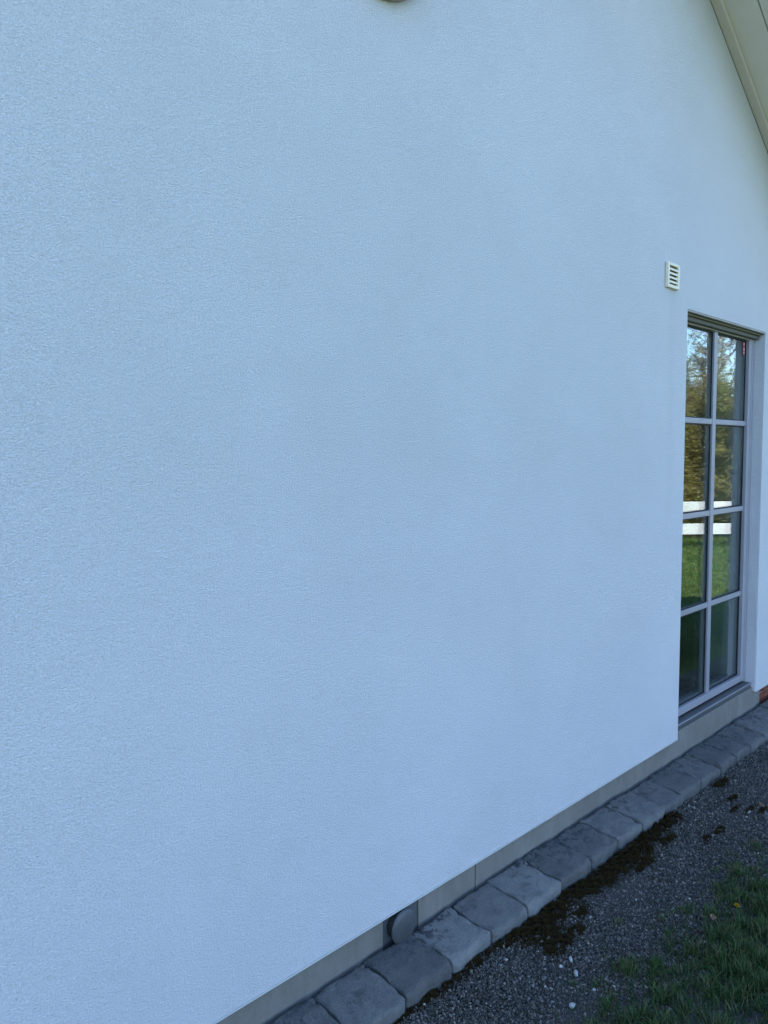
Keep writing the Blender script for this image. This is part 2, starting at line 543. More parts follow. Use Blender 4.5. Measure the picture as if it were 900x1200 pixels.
# ------------------------------------------------------------------ glazed door (part of the house)
door = bpy.data.objects.new('glazed_door', None); link(door, house)
door['label'] = 'tall grey door with eight glass panes'
fx0, fx1 = DX0 + 0.003, DX1 - 0.003
GZ0, GZ1 = 0.262, 2.216
GX0, GX1 = 3.742, 4.636
YF, YG = 0.056, 0.082
def frame_piece(name, x0, x1, z0, z1, y0=YF, y1=0.135, bev=0.003, mat='frame'):
    return box(name, x0, x1, y0, y1, z0, z1, M[mat], door, bev, 2)
# fixed frame
frame_piece('frame_jamb', fx0, fx0 + 0.034, 0.216, DZ1 - 0.003)
frame_piece('frame_jamb', fx1 - 0.034, fx1, 0.216, DZ1 - 0.003)
frame_piece('frame_head', fx0 + 0.0345, fx1 - 0.0345, DZ1 - 0.018, DZ1 - 0.003)
# leaf stiles and rails, a hair further in
frame_piece('stile', fx0 + 0.0347, GX0, 0.222, DZ1 - 0.020, YF + 0.002)
frame_piece('stile', GX1, fx1 - 0.0347, 0.222, DZ1 - 0.020, YF + 0.002)
frame_piece('rail', GX0 + 0.0005, GX1 - 0.0005, GZ1, DZ1 - 0.020, YF + 0.003)
frame_piece('rail', GX0 + 0.0005, GX1 - 0.0005, 0.222, GZ0, YF + 0.003)
# glazing bars
VX0, VX1 = 4.160, 4.203
HZ = [(0.738, 0.766), (1.238, 1.266), (1.728, 1.756)]
box('glazing_bar', VX0, VX1, YF + 0.010, 0.110, GZ0 + 0.0005, GZ1 - 0.0005, M['frame'], door, 0.003, 2)
for z0, z1 in HZ:
    for a, b_ in ((GX0 + 0.0005, VX0 - 0.0005), (VX1 + 0.0005, GX1 - 0.0005)):
        box('glazing_bar', a, b_, YF + 0.0125, 0.108, z0, z1, M['frame'], door, 0.003, 2)
zs = [GZ0] + [z for p in HZ for z in p] + [GZ1]
for (a, b_) in ((GX0, VX0), (VX1, GX1)):
    for k in range(4):
        z0, z1 = zs[2 * k], zs[2 * k + 1]
        bm = bmesh.new()
        for y0 in (YG, YG + 0.016):
            bbox(bm, a + 0.001, b_ - 0.001, y0, y0 + 0.004, z0 + 0.001, z1 - 0.001)
        from_bm('pane', bm, M['glass'], door)
        bm = bmesh.new()
        g = 0.006
        y0, y1 = YG - 0.006, YG - 0.0005
        bbox(bm, a + 0.0006, a + g, y0, y1, z0 + 0.0006, z1 - 0.0006)
        bbox(bm, b_ - g, b_ - 0.0006, y0, y1, z0 + 0.0006, z1 - 0.0006)
        bbox(bm, a + g, b_ - g, y0, y1, z0 + 0.0006, z0 + g)
        bbox(bm, a + g, b_ - g, y0, y1, z1 - g, z1 - 0.0006)
        from_bm('gasket', bm, M['gasket'], door)
# stepped strips over the reveal underside, shade and lawn bounce in their colour
box('head_shade_strip', fx0, fx1, 0.003, 0.018, DZ1 - 0.006, DZ1 - 0.0015, M['lintel'], door, 0.0015, 1)
box('head_shade_strip', fx0, fx1, 0.0185, 0.034, DZ1 - 0.013, DZ1 - 0.0015, M['lintelpale'], door, 0.002, 1)
box('head_shade_strip', fx0, fx1, 0.0345, 0.0545, DZ1 - 0.033, DZ1 - 0.0015, M['lintel'], door, 0.002, 1)
# sill plate, and a black strip painting the shadow gap below the leaf
box('sill_gap_shade', fx0, fx1, 0.062, 0.13, 0.2105, 0.2165, M['gasket'], door)
bm = bmesh.new()
bbox(bm, fx0, fx1, 0.024, 0.130, 0.1845, 0.2095, 0.002, 1)
from_bm('sill_plate', bm, M['sillmetal'], door)
box('sill_nosing', fx0, fx1, 0.0185, 0.0235, 0.2065, 0.2110, M['frame'], door)
# small red sticker in the top right pane
box('sticker', 4.598, 4.626, YG - 0.0016, YG - 0.0006, 2.135, 2.205, M['stickerred'], door)
for z0, z1 in ((2.141, 2.149), (2.156, 2.172), (2.190, 2.199)):
    box('sticker_print', 4.604, 4.620, YG - 0.0020, YG - 0.0017, z0, z1, M['stickerpale'], door)

# room behind the glass
def room():
    bm = bmesh.new()
    x0, x1, y0, y1, z0, z1 = 2.2, 5.6, TH + 0.004, 4.2, 0.2, 2.6
    v = [bm.verts.new(p) for p in ((x0, y0, z0), (x1, y0, z0), (x1, y1, z0), (x0, y1, z0), (x0, y0, z1), (x1, y0, z1), (x1, y1, z1), (x0, y1, z1))]
    for f in ((4, 5, 6, 7), (1, 2, 6, 5), (2, 3, 7, 6), (3, 0, 4, 7)):
        bm.faces.new([v[i] for i in f])
    from_bm('room', bm, M['interior'], house)
    pydata('floor', [(2.2, 0.14, 0.198), (5.6, 0.14, 0.198), (5.6, 4.2, 0.198), (2.2, 4.2, 0.198)], [(0, 1, 2, 3)], M['woodfloor'], house)
room()

# ------------------------------------------------------------------ roof, soffit boards along the verge
A = math.atan(SL)
OVER = 0.46
def rake_box(name, side, u0, u1, v0, v1, n0, n1, mat, parent, bev=0.0):
    """u along the slope from the ridge, v out from the wall (towards -y), n off the wall/soffit line"""
    ux, uz = math.cos(A) * side, -math.sin(A)
    nx, nz = math.sin(A) * side, math.cos(A)
    bm = bmesh.new()
    bbox(bm, u0, u1, v0, v1, n0, n1, bev, 1)
    for v in bm.verts:
        u, vv, n = v.co
        v.co = (RX + ux * u + nx * n, -vv, RZ + uz * u + nz * n)
    bmesh.ops.recalc_face_normals(bm, faces=bm.faces)
    return from_bm(name, bm, mat, parent)
soffit = bpy.data.objects.new('soffit', None); link(soffit, house)
LEN = (7.05 - RX) / math.cos(A)
for side in (1, -1):
    e = 0.09 if side == 1 else 0.12
    rake_box('batten', side, e, LEN, 0.0005, 0.045, 0.0, 0.021, M['trim'], soffit, 0.003)
    v = 0.003
    for w in (0.178, 0.135, 0.135):
        rake_box('board', side, e, LEN, v, v + w, 0.022, 0.042, M['soffit'], soffit, 0.0035)
        v += w + 0.004
    rake_box('rake_fascia', side, e, LEN, OVER + 0.002, OVER + 0.027, -0.03, 0.22, M['soffit'], house, 0.003)
    r_ = rake_box('roof', side, 0.0, LEN + 0.05, -DEPTH - 0.4, OVER + 0.05, 0.225, 0.28, M['roof'], house)
    rake_box('roof_deck', side, e, LEN, -DEPTH - 0.3, OVER, 0.046, 0.22, M['roof'], house)

# ------------------------------------------------------------------ stone edging at the foot of the wall
edging = empty('stone_edging', (0, 0, 0))
tag(edging, 'row of tumbled grey stones laid along the house base', 'edging', kind='structure')
def stone_mesh(seed):
    rs = random.Random(seed)
    ph = [rs.uniform(0, 6.28) for _ in range(12)]
    W, D = 0.197, 0.188
    T_ = [-1, -0.99, -0.975, -0.95, -0.91, -0.85, -0.76, -0.65, -0.5, -0.33, -0.16, 0, 0.16, 0.33, 0.5, 0.65, 0.76, 0.85, 0.91, 0.95, 0.975, 0.99, 1]
    n = len(T_)
    rb, rsd, rf = rs.uniform(0.007, 0.014), rs.uniform(0.004, 0.007), rs.uniform(0.016, 0.026)
    ck = {(sx, sy): (rs.uniform(0.004, 0.022) if sy > 0 else rs.uniform(0.008, 0.022)) for sx in (-1, 1) for sy in (-1, 1)}
    def outline(u, v):
        x, y = u * W / 2, v * D / 2
        sx, sy = (1 if x > 0 else -1), (1 if y > 0 else -1)
        r = ck[(sx, sy)]
        cx, cy_ = W / 2 - r, D / 2 - r
        if abs(x) > cx and abs(y) > cy_:
            dx, dy = abs(x) - cx, abs(y) - cy_
            L = math.hypot(dx, dy)
            if L > 1e-6:
                k = max(dx, dy) / L
                x, y = sx * (cx + dx * k), sy * (cy_ + dy * k)
        wob = abs(u) ** 6
        x += wob * sx * (0.0026 * math.sin(y * 38 + ph[0 if sx > 0 else 1]) + 0.0014 * math.sin(y * 105 + ph[2 if sx > 0 else 3]) - 0.001)
        wob = abs(v) ** 6
        y += wob * (0.0035 * math.sin(x * 30 + ph[4 if sy > 0 else 5]) + 0.0018 * math.sin(x * 95 + ph[6 if sy > 0 else 7]))
        nv = Vector((x + seed * 1.7, y, 3.0))
        ed = max(abs(u), abs(v)) ** 8
        x += ed * 0.0045 * mnoise.noise(nv * 38)
        y += ed * 0.0055 * mnoise.noise(nv * 34 + Vector((5, 5, 5)))
        return x, y
    rs_f = rs.uniform(0.75, 0.95)
    def drop(d, r):
        d = max(d, 0)
        return r - math.sqrt(max(0, r * r - (r - d) ** 2)) if d < r else 0.0
    verts, faces = [], []
    for v in T_:
        for u in T_:
            x, y = outline(u, v)
            q = max(drop((1 - abs(u)) * W / 2, rsd) * (0.7 + 0.3 * math.sin(v * 5 + ph[8])), drop((1 - v) * D / 2, rb), drop((1 + v) * D / 2, rf) * rs_f)
            nv = Vector((x * 1.0 + seed * 3.1, y, 0.0))
            chip = max(0.0, mnoise.noise(nv * 62) - 0.12) * 0.020 * max(0, (max(abs(u), abs(v)) - 0.62) / 0.38) ** 1.2
            chip += max(0.0, mnoise.noise(nv * 24 + Vector((9, 4, 1))) - 0.22) * 0.012
            q += chip + 0.0016 * mnoise.noise(nv * 95)
            z = 0.065 - q + 0.0016 * math.sin(x * 45 + ph[9]) * math.sin(y * 38 + ph[10]) + 0.0009 * math.sin(x * 120 + ph[11] + y * 90)
            verts.append((x, y, z))
    for j_ in range(n - 1):
        for i_ in range(n - 1):
            a = j_ * n + i_
            faces.append((a, a + 1, a + n + 1, a + n))
    ring = [i_ for i_ in range(n)] + [j_ * n + n - 1 for j_ in range(1, n)] + [(n - 1) * n + i_ for i_ in range(n - 2, -1, -1)] + [j_ * n for j_ in range(n - 2, 0, -1)]
    b0 = len(verts)
    for r_ in ring:
        x, y, z = verts[r_]
        verts.append((x * 1.005, y * (1.02 if y < 0 else 1.0), 0.0))
    b1 = len(verts)
    for r_ in ring:
        x, y, z = verts[r_]
        verts.append((x * 1.005, y * (1.03 if y < 0 else 1.0), -0.07))
    m_ = len(ring)
    for k in range(m_):
        q = (k + 1) % m_
        faces.append((ring[q], ring[k], b0 + k, b0 + q))
        faces.append((b0 + q, b0 + k, b1 + k, b1 + q))
    me = bpy.data.meshes.new('paving_stone')
    me.from_pydata(verts, [], faces)
    me.update()
    me.polygons.foreach_set('use_smooth', [True] * len(me.polygons))
    me.materials.append(M['stone'])
    return me
variants = [stone_mesh(100 + k) for k in range(9)]
joints = [0.10, 0.30, 0.50, 0.70, 0.90, 1.10, 1.303, 1.506, 1.710, 1.908, 2.110, 2.318, 2.532, 2.735, 2.930, 3.142, 3.322, 3.527, 3.745, 3.952, 4.140, 4.348, 4.565, 4.77, 4.97, 5.18, 5.38, 5.59, 5.79, 6.0, 6.2, 6.4]
for k in range(len(joints) - 1):
    x0, x1 = joints[k], joints[k + 1]
    o = bpy.data.objects.new('paving_stone', variants[(k * 4 + k // 5) % 9])
    link(o, edging)
    w = x1 - x0
    dpt = random.uniform(0.97, 1.03)
    o.location = ((x0 + x1) / 2, 0.008 - 0.186 * dpt / 2 + random.uniform(-0.004, 0.003), -0.011 + random.uniform(-0.004, 0.004))
    o.scale = (w / 0.197 * 0.964, dpt, 1)
    o.rotation_euler = (R(5.5) + R(random.uniform(-1.4, 1.4)), R(random.uniform(-1.4, 1.4)), R(random.uniform(-1.3, 1.3)))

# ================================================================== THINGS ON THE WALL
def wall_vent():
    t = empty('vent_grille', (3.478, 0, 2.328))
    tag(t, 'small cream slatted vent grille high on wall beside the door', 'vent')
    w, h = 0.118, 0.112
    bm = bmesh.new()
    fr, dp = 0.015, -0.016
    bbox(bm, -w / 2, -w / 2 + fr, dp, -0.0005, 0, h, 0.002, 1)
    bbox(bm, w / 2 - fr, w / 2, dp, -0.0005, 0, h, 0.002, 1)
    bbox(bm, -w / 2 + fr, w / 2 - fr, dp, -0.0005, 0, fr, 0.002, 1)
    bbox(bm, -w / 2 + fr, w / 2 - fr, dp, -0.0005, h - fr + 0.002, h, 0.002, 1)
    from_bm('frame', bm, M['ventplastic'], t)
    box('backing', -w / 2 + fr, w / 2 - fr, -0.003, -0.001, fr, h - fr, M['darkhole'], t)
    gap, sl = 0.0070, 0.0118
    for k in range(4):
        z = fr + gap + k * (gap + sl)
        bm = bmesh.new()
        bbox(bm, -w / 2 + fr + 0.0003, w / 2 - fr - 0.0003, -0.0150, -0.0118, z, z + sl, 0.001, 1)
        for v in bm.verts:
            v.co.y += 0.004 * (v.co.z - z) / sl
        from_bm('slat', bm, M['ventplastic'], t)
wall_vent()

def lathe(name, prof, mat, parent, seg=40, axis='Y'):
    """prof: list of (radius, out) with out measured towards -y"""
    bm = bmesh.new()
    rings = []
    for r, o in prof:
        if r < 1e-6:
            rings.append([bm.verts.new((0, -o, 0))])
        else:
            rings.append([bm.verts.new((r * math.cos(2 * math.pi * k / seg), -o, r * math.sin(2 * math.pi * k / seg))) for k in range(seg)])
    for a, b_ in zip(rings, rings[1:]):
        for k in range(seg):
            q = (k + 1) % seg
            if len(a) == 1 and len(b_) > 1: bm.faces.new((a[0], b_[k], b_[q]))
            elif len(b_) == 1: bm.faces.new((a[k], a[q], b_[0]))
            else: bm.faces.new((a[k], a[q], b_[q], b_[k]))
    bmesh.ops.recalc_face_normals(bm, faces=bm.faces)
    return from_bm(name, bm, mat, parent, smooth=True)

def vent_cap():
    t = empty('round_vent', (1.668, 0.0185, 0.104))
    tag(t, 'round dark grey vent cap in the grey base board', 'vent')
    lathe('collar', [(0.046, 0.0), (0.046, 0.024), (0.040, 0.0245)], M['capdark'], t)  # collar wide and black, painting the dark of the gap behind the disc
    lathe('disc', [(0.0, 0.0245), (0.050, 0.0255), (0.0535, 0.028), (0.0535, 0.031), (0.050, 0.0345), (0.036, 0.039), (0.018, 0.0415), (0.0, 0.042)], M['capmetal'], t, 48)
vent_cap()

def fixture():
    t = empty('wall_lamp', (1.590, 0, 3.066))
    tag(t, 'brownish round fixture just showing at the top edge, centred', 'lamp')
    lathe('base', [(0.0, 0.0005), (0.200, 0.0005), (0.208, 0.006), (0.208, 0.030), (0.200, 0.040), (0.175, 0.042)], M['fixture'], t, 64)
    lathe('shade', [(0.174, 0.035), (0.170, 0.050), (0.145, 0.070), (0.10, 0.084), (0.05, 0.090), (0.0, 0.092)], M['opal'], t, 48)
fixture()

# ================================================================== GROUND COVER
def ico():
    bm = bmesh.new(); bmesh.ops.create_icosphere(bm, subdivisions=1, radius=1)
    bm.verts.ensure_lookup_table()
    V = np.array([v.co[:] for v in bm.verts]); T = np.array([[v.index for v in f.verts] for f in bm.faces])
    bm.free()
    return V, T
ICV, ICT = ico()

CBV = np.array([(x, y, z) for x in (-.62, .62) for y in (-.62, .62) for z in (-.62, .62)])
CBT = np.array([(0, 1, 3), (0, 3, 2), (4, 6, 7), (4, 7, 5), (0, 4, 5), (0, 5, 1), (2, 3, 7), (2, 7, 6), (0, 2, 6), (0, 6, 4), (1, 5, 7), (1, 7, 3)])

def rot_mats(n, g):
    q = g.normal(size=(n, 4)); q /= np.linalg.norm(q, axis=1, keepdims=True)
    w, x, y, z = q.T
    return np.stack([np.stack([1 - 2 * (y * y + z * z), 2 * (x * y - z * w), 2 * (x * z + y * w)], -1),
                     np.stack([2 * (x * y + z * w), 1 - 2 * (x * x + z * z), 2 * (y * z - x * w)], -1),
                     np.stack([2 * (x * z - y * w), 2 * (y * z + x * w), 1 - 2 * (x * x + y * y)], -1)], 1)

MOSS = [  # (x, y, rx, ry, height)
    (1.62, -0.185, 0.10, 0.020, 0.010), (1.80, -0.190, 0.12, 0.024, 0.012), (1.98, -0.195, 0.12, 0.035, 0.014),
    (2.08, -0.235, 0.11, 0.060, 0.016), (2.06, -0.315, 0.075, 0.050, 0.014), (2.20, -0.215, 0.10, 0.045, 0.015),
    (2.36, -0.205, 0.12, 0.040, 0.014), (2.47, -0.235, 0.10, 0.040, 0.016), (2.58, -0.225, 0.06, 0.040, 0.014),
    (2.69, -0.225, 0.09, 0.050, 0.022), (2.80, -0.235, 0.09, 0.055, 0.026), (2.90, -0.215, 0.09, 0.045, 0.024),
    (3.03, -0.205, 0.09, 0.040, 0.026), (3.13, -0.210, 0.08, 0.038, 0.024), (2.72, -0.295, 0.07, 0.018, 0.012),
    (2.95, -0.275, 0.06, 0.020, 0.015),
    (3.17, -0.400, 0.055, 0.022, 0.014), (3.08, -0.385, 0.03, 0.014, 0.010), (3.53, -0.322, 0.045, 0.012, 0.012),
    (3.42, -0.37, 0.05, 0.010, 0.008), (3.46, -0.42, 0.05, 0.010, 0.010), (3.49, -0.462, 0.05, 0.012, 0.014), (3.66, -0.22, 0.06, 0.02, 0.010),
    (2.27, -0.285, 0.05, 0.022, 0.010), (2.16, -0.33, 0.05, 0.03, 0.010), (1.30, -0.185, 0.14, 0.014, 0.008), (1.46, -0.182, 0.10, 0.014, 0.008)]

def mossness(x, y):
    m_ = np.zeros_like(x)
    for mx, my, rx, ry, h in MOSS:
        m_ = np.maximum(m_, 1 - np.sqrt(((x - mx) / rx) ** 2 + ((y - my) / ry) ** 2))
    return m_

def relief(x, y):
    return 0.006 * np.sin(x * 5.1 + y * 7) + 0.004 * np.sin(x * 13 - y * 11)

def make_gravel():
    g = np.random.default_rng(11)
    n = 240000
    x = 1.0 + 5.2 * g.random(n) ** 1.45
    y = g.uniform(-0.86, -0.165, n)
    keep = y > (edge_y(x) - 0.04 - np.abs(g.normal(0, 0.09, n)))
    keep &= ~((x > 4.5) & (y < -0.47 - 0.04 * np.sin(x * 9)))
    keep &= ~((mossness(x, y) > 0.25) & (g.random(n) < 0.45))
    x, y = x[keep], y[keep]; n = len(x)
    s = g.lognormal(math.log(0.0021), 0.42, n) * (1 + np.clip(x - 2.8, 0, 3) * 0.16)
    s = np.clip(s, 0.0010, 0.0068)
    z = relief(x, y) * 0.5 + s * g.uniform(-0.2, 0.7, n)
    sc = s[:, None] * np.stack([g.uniform(0.8, 1.45, n), g.uniform(0.7, 1.1, n), g.uniform(0.5, 0.85, n)], 1)
    Rm = rot_mats(n, g)
    ICV, ICT = CBV, CBT
    base = ICV[None] * (1 + g.normal(0, 0.22, (n, len(ICV), 1)))
    V = np.einsum('nij,nvj->nvi', Rm, base * sc[:, None, :])
    V += np.stack([x, y, z], 1)[:, None, :]
    T = ICT[None] + (np.arange(n) * len(ICV))[:, None, None]
    t = g.random(n)
    val = np.where(t < 0.60, g.uniform(0.035, 0.095, n), np.where(t < 0.965, g.uniform(0.09, 0.20, n), g.uniform(0.20, 0.36, n)))
    warm = g.normal(0, 0.05, n)
    col = np.stack([val * (1.14 + warm), val, val * (0.85 - warm)], 1)
    colv = np.repeat(col, len(ICV), 0)
    o = np_mesh('gravel', V.reshape(-1, 3), T.reshape(-1, 3), M['gravel'], colv)
    tag(o, 'loose dark grey gravel chips beside the stone edging', 'gravel', kind='stuff')
make_gravel()

def blades(x, y, z, h, w, lean, ang, col, tipcol, bend=0.5):
    """two-quad tapered blades, returned as V,T,C"""
    n = len(x)
    dx, dy = np.cos(ang), np.sin(ang)
    px, py = -dy, dx
    def pt(t, side, wf):
        off = lean * h * (t ** (1 + bend))
        zz = z + h * t * np.sqrt(np.clip(1 - (lean * t) ** 2 * 0.6, 0.15, 1))
        return np.stack([x + dx * off + px * side * w * wf, y + dy * off + py * side * w * wf, zz], 1)
    P = np.stack([pt(0, -1, 1.0), pt(0, 1, 1.0), pt(0.5, -1, 0.8), pt(0.5, 1, 0.8), pt(1.0, 0, 0.0)], 1)
    T = np.array([[0, 1, 3], [0, 3, 2], [2, 3, 4]])[None] + (np.arange(n) * 5)[:, None, None]
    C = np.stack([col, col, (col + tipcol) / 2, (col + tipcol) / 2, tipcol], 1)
    return P.reshape(-1, 3), T.reshape(-1, 3), C.reshape(-1, 3)

def make_moss():
    g = np.random.default_rng(5)
    VV, TT, CC = [], [], []
    off = 0
    for mx, my, rx, ry, h in MOSS:
        # cushion
        k = int(5200 * rx * ry / (0.1 * 0.04)) + 350
        a = g.uniform(0, 2 * np.pi, k)
        r = np.sqrt(g.uniform(0, 1, k)) * (1 + 0.22 * np.sin(a * 3 + mx * 50) + 0.15 * np.sin(a * 7 + my * 90))
        stray = g.random(k) < 0.22
        r = np.where(stray, r * g.uniform(1.0, 1.9, k), r)
        x, y = mx + r * rx * np.cos(a), my + r * ry * np.sin(a)
        ok = (y < -0.172) & (np.sin(x * 140 + my * 30) * np.sin(y * 170 + mx * 20) + 0.8 * np.sin(x * 61 + 2) * np.sin(y * 83 + 1) > g.normal(-0.35, 0.25, k))
        x, y, r = x[ok], y[ok], r[ok]; k = len(x)
        lump = 0.55 + 0.45 * np.sin(x * 120 + 1.3) * np.sin(y * 140 + 0.4)
        z = h * np.clip(1 - r ** 2, 0, 1) * lump - 0.001
        hh = g.uniform(0.005, 0.011, k)
        t = g.random(k)[:, None]
        c1 = np.array([0.011, 0.008, 0.004]) * (1 - t) + np.array([0.026, 0.020, 0.007]) * t
        gr = (g.random(k) < 0.16)[:, None]
        c2 = np.where(gr, np.array([0.060, 0.050, 0.014]), np.array([0.056, 0.036, 0.013])) * g.uniform(0.6, 1.3, k)[:, None]
        P, T, C = blades(x, y, z, hh, np.full(k, 0.0011), g.uniform(0.2, 0.9, k), g.uniform(0, 6.28, k), c1, c2)
        VV.append(P); TT.append(T + off); CC.append(C); off += len(P)
        # body of the cushion
        na, nr = 18, 6
        P = [(mx, my, h * 0.75)]
        for i in range(1, nr + 1):
            for j in range(na):
                th = 2 * math.pi * j / na
                rr = i / nr * (1 + 0.22 * math.sin(th * 3 + mx * 50) + 0.15 * math.sin(th * 7 + my * 90)) * 0.95
                xx, yy = mx + rr * rx * math.cos(th), my + rr * ry * math.sin(th)
                lum = 0.55 + 0.45 * math.sin(xx * 120 + 1.3) * math.sin(yy * 140 + 0.4)
                P.append((xx, min(yy, -0.166), h * max(0, 1 - (i / nr) ** 2) * lum * (0.9 if math.sin(xx * 61 + 2) * math.sin(yy * 83 + 1) > -0.3 else -0.4) - 0.0035))
        T = [(0, 1 + j, 1 + (j + 1) % na) for j in range(na)]
        for i in range(nr - 1):
            for j in range(na):
                a_, b_ = 1 + i * na + j, 1 + i * na + (j + 1) % na
                T += [(a_, a_ + na, b_ + na), (a_, b_ + na, b_)]
        P = np.array(P); T = np.array(T)
        VV.append(P); TT.append(T + off); CC.append(np.tile(np.array([0.020, 0.015, 0.006]), (len(P), 1))); off += len(P)
    o = np_mesh('moss', np.concatenate(VV), np.concatenate(TT), M['mossy'], np.concatenate(CC))
    tag(o, 'dark brown moss cushions growing along the stone edging', 'moss', kind='stuff')
make_moss()

def grass_cols(n, g, dry=0.12):
    t = g.random(n)[:, None]
    t = t ** 2.2
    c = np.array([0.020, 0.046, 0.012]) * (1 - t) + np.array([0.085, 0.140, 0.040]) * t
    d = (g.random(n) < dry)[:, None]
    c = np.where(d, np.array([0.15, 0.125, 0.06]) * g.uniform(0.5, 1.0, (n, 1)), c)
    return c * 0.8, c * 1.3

def make_grass():
    g = np.random.default_rng(21)
    VV, TT, CC = [], [], []; off = 0
    def add(x, y, h, w, dry, z=None, lean=(0.15, 0.95), gain=1.0):
        nonlocal off
        n = len(x)
        if z is None: z = relief(x, y) * 0.5 - 0.004
        c1, c2 = grass_cols(n, g, dry)
        c1, c2 = c1 * gain, c2 * gain
        P, T, C = blades(x, y, z, h, w, g.uniform(*lean, n), g.uniform(0, 6.28, n), c1, c2)
        VV.append(P); TT.append(T + off); CC.append(C); off += len(P)
    # near lawn, thinning out raggedly into the gravel
    for n, xa, xb, ya, yb in ((300000, 1.45, 4.4, -1.25, -0.42), (60000, 1.2, 6.2, -2.6, -1.35), (70000, 4.4, 7.6, -1.9, -0.44)):
        x = g.uniform(xa, xb, n); y = g.uniform(ya, yb, n)
        dist = edge_y(x) - y
        cl = 0.5 + 0.5 * np.sin(x * 31 + 2 * np.sin(y * 37)) * np.sin(y * 43 + 1.5 * np.sin(x * 17))
        c2 = 0.5 + 0.5 * np.sin(x * 7.3 + 1.2 * np.sin(y * 5 + 1)) * np.sin(y * 9.1 + np.sin(x * 6))
        pr = np.clip((dist + 0.035 + 0.11 * (cl - 0.5) + 0.08 * (c2 - 0.5)) * 6, 0, 1) * (0.22 + 0.70 * cl ** 1.3) * (0.5 + 0.5 * c2)
        pr *= 1 - 0.85 * np.exp(-(((x - 2.16) / 0.07) ** 2 + ((y + 0.90) / 0.05) ** 2))
        if xa > 4: pr = np.clip((dist + 0.06) * 7, 0, 1) * 0.8
        ok = g.random(n) < pr
        x, y, cl, dist = x[ok], y[ok], cl[ok], dist[ok]; n = len(x)
        h = g.uniform(0.012, 0.052, n) * (0.5 + 0.6 * cl) * np.clip(0.6 + dist * 2.5, 0.5, 1.1)
        add(x, y, h, g.lognormal(math.log(0.0014), 0.40, n), 0.20, gain=1.4)
    # stray tufts in the gravel
    for tx, ty, k, rr, hh in ((2.093, -0.545, 260, 0.045, 0.036), (2.889, -0.575, 220, 0.04, 0.045), (1.93, -0.455, 60, 0.02, 0.022), (2.30, -0.40, 90, 0.03, 0.022),
                              (2.75, -0.56, 90, 0.04, 0.03), (3.15, -0.55, 140, 0.05, 0.035), (3.35, -0.60, 150, 0.06, 0.035), (3.02, -0.50, 60, 0.03, 0.025), (2.42, -0.50, 70, 0.03, 0.025), (2.52, -0.545, 90, 0.035, 0.03), (1.83, -0.62, 160, 0.05, 0.035)):
        r = np.abs(g.normal(0, rr * 0.55, k)); a = g.uniform(0, 6.28, k)
        add(tx + r * np.cos(a), ty + r * np.sin(a) * 0.8, g.uniform(0.4, 1.0, k) * hh, g.uniform(0.0008, 0.0017, k), 0.3, gain=1.5)
    # the sunlit lawn further off, seen in the glass
    n = 60000
    x = g.uniform(6.4, 14.5, n); y = g.uniform(-6.5, 0.6, n)
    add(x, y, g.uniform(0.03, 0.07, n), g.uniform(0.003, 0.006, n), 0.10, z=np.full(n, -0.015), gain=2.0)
    o = np_mesh('grass', np.concatenate(VV), np.concatenate(TT), M['leafy'], np.concatenate(CC))
    tag(o, 'short dark green grass of the lawn edge', 'grass', kind='stuff')
make_grass()

# white quartz pebbles lying on the gravel
def pebbles():
    spots = [(1.968, -0.390, 0.0075, 'small white pebble nearest the dark moss patch'),
             (2.018, -0.395, 0.0085, 'white pebble lying above the elongated white pebble on gravel'),
             (1.974, -0.440, 0.0100, 'elongated upright white pebble beside a tiny yellowish grass tuft'),
             (1.849, -0.503, 0.0120, 'largest white pebble, knobbly, near the bottom of the gravel'),
             (1.949, -0.515, 0.0060, 'tiny white pebble below the grass tuft on gravel'),
             (2.000, -0.552, 0.0045, 'tiniest bright white pebble near the lawn edge'),
             (2.595, -0.521, 0.0050, 'lone white pebble at far end of the gravel by grass')]
    for k, (x, y, s, lab) in enumerate(spots):
        rs = random.Random(k)
        bm = bmesh.new(); bmesh.ops.create_icosphere(bm, subdivisions=2, radius=1)
        a, b_, c = rs.uniform(0, 6), rs.uniform(0, 6), rs.uniform(0, 6)
        el = (0.75, 1.5, 0.8) if 'elongated' in lab else (1.15, 0.95, 0.8)
        for v in bm.verts:
            f = 1 + 0.16 * math.sin(v.co.x * 3 + a) * math.sin(v.co.y * 3.5 + b_) + 0.12 * math.sin(v.co.z * 5 + c + v.co.x * 4)
            v.co = Vector((v.co.x * f * el[0] * s * 0.85, v.co.y * f * el[1] * s * 0.85, v.co.z * f * el[2] * s * 0.75))
        o = from_bm('white_pebble', bm, M['quartz'], smooth=True, loc=(x, y, float(relief(np.float64(x), np.float64(y))) * 0.5 + 0.007))
        o.rotation_euler = (0.2, 0.3, rs.uniform(-0.5, 0.5) if 'elongated' not in lab else -0.75)
        tag(o, lab, 'pebble', 'white pebbles on the gravel')
pebbles()

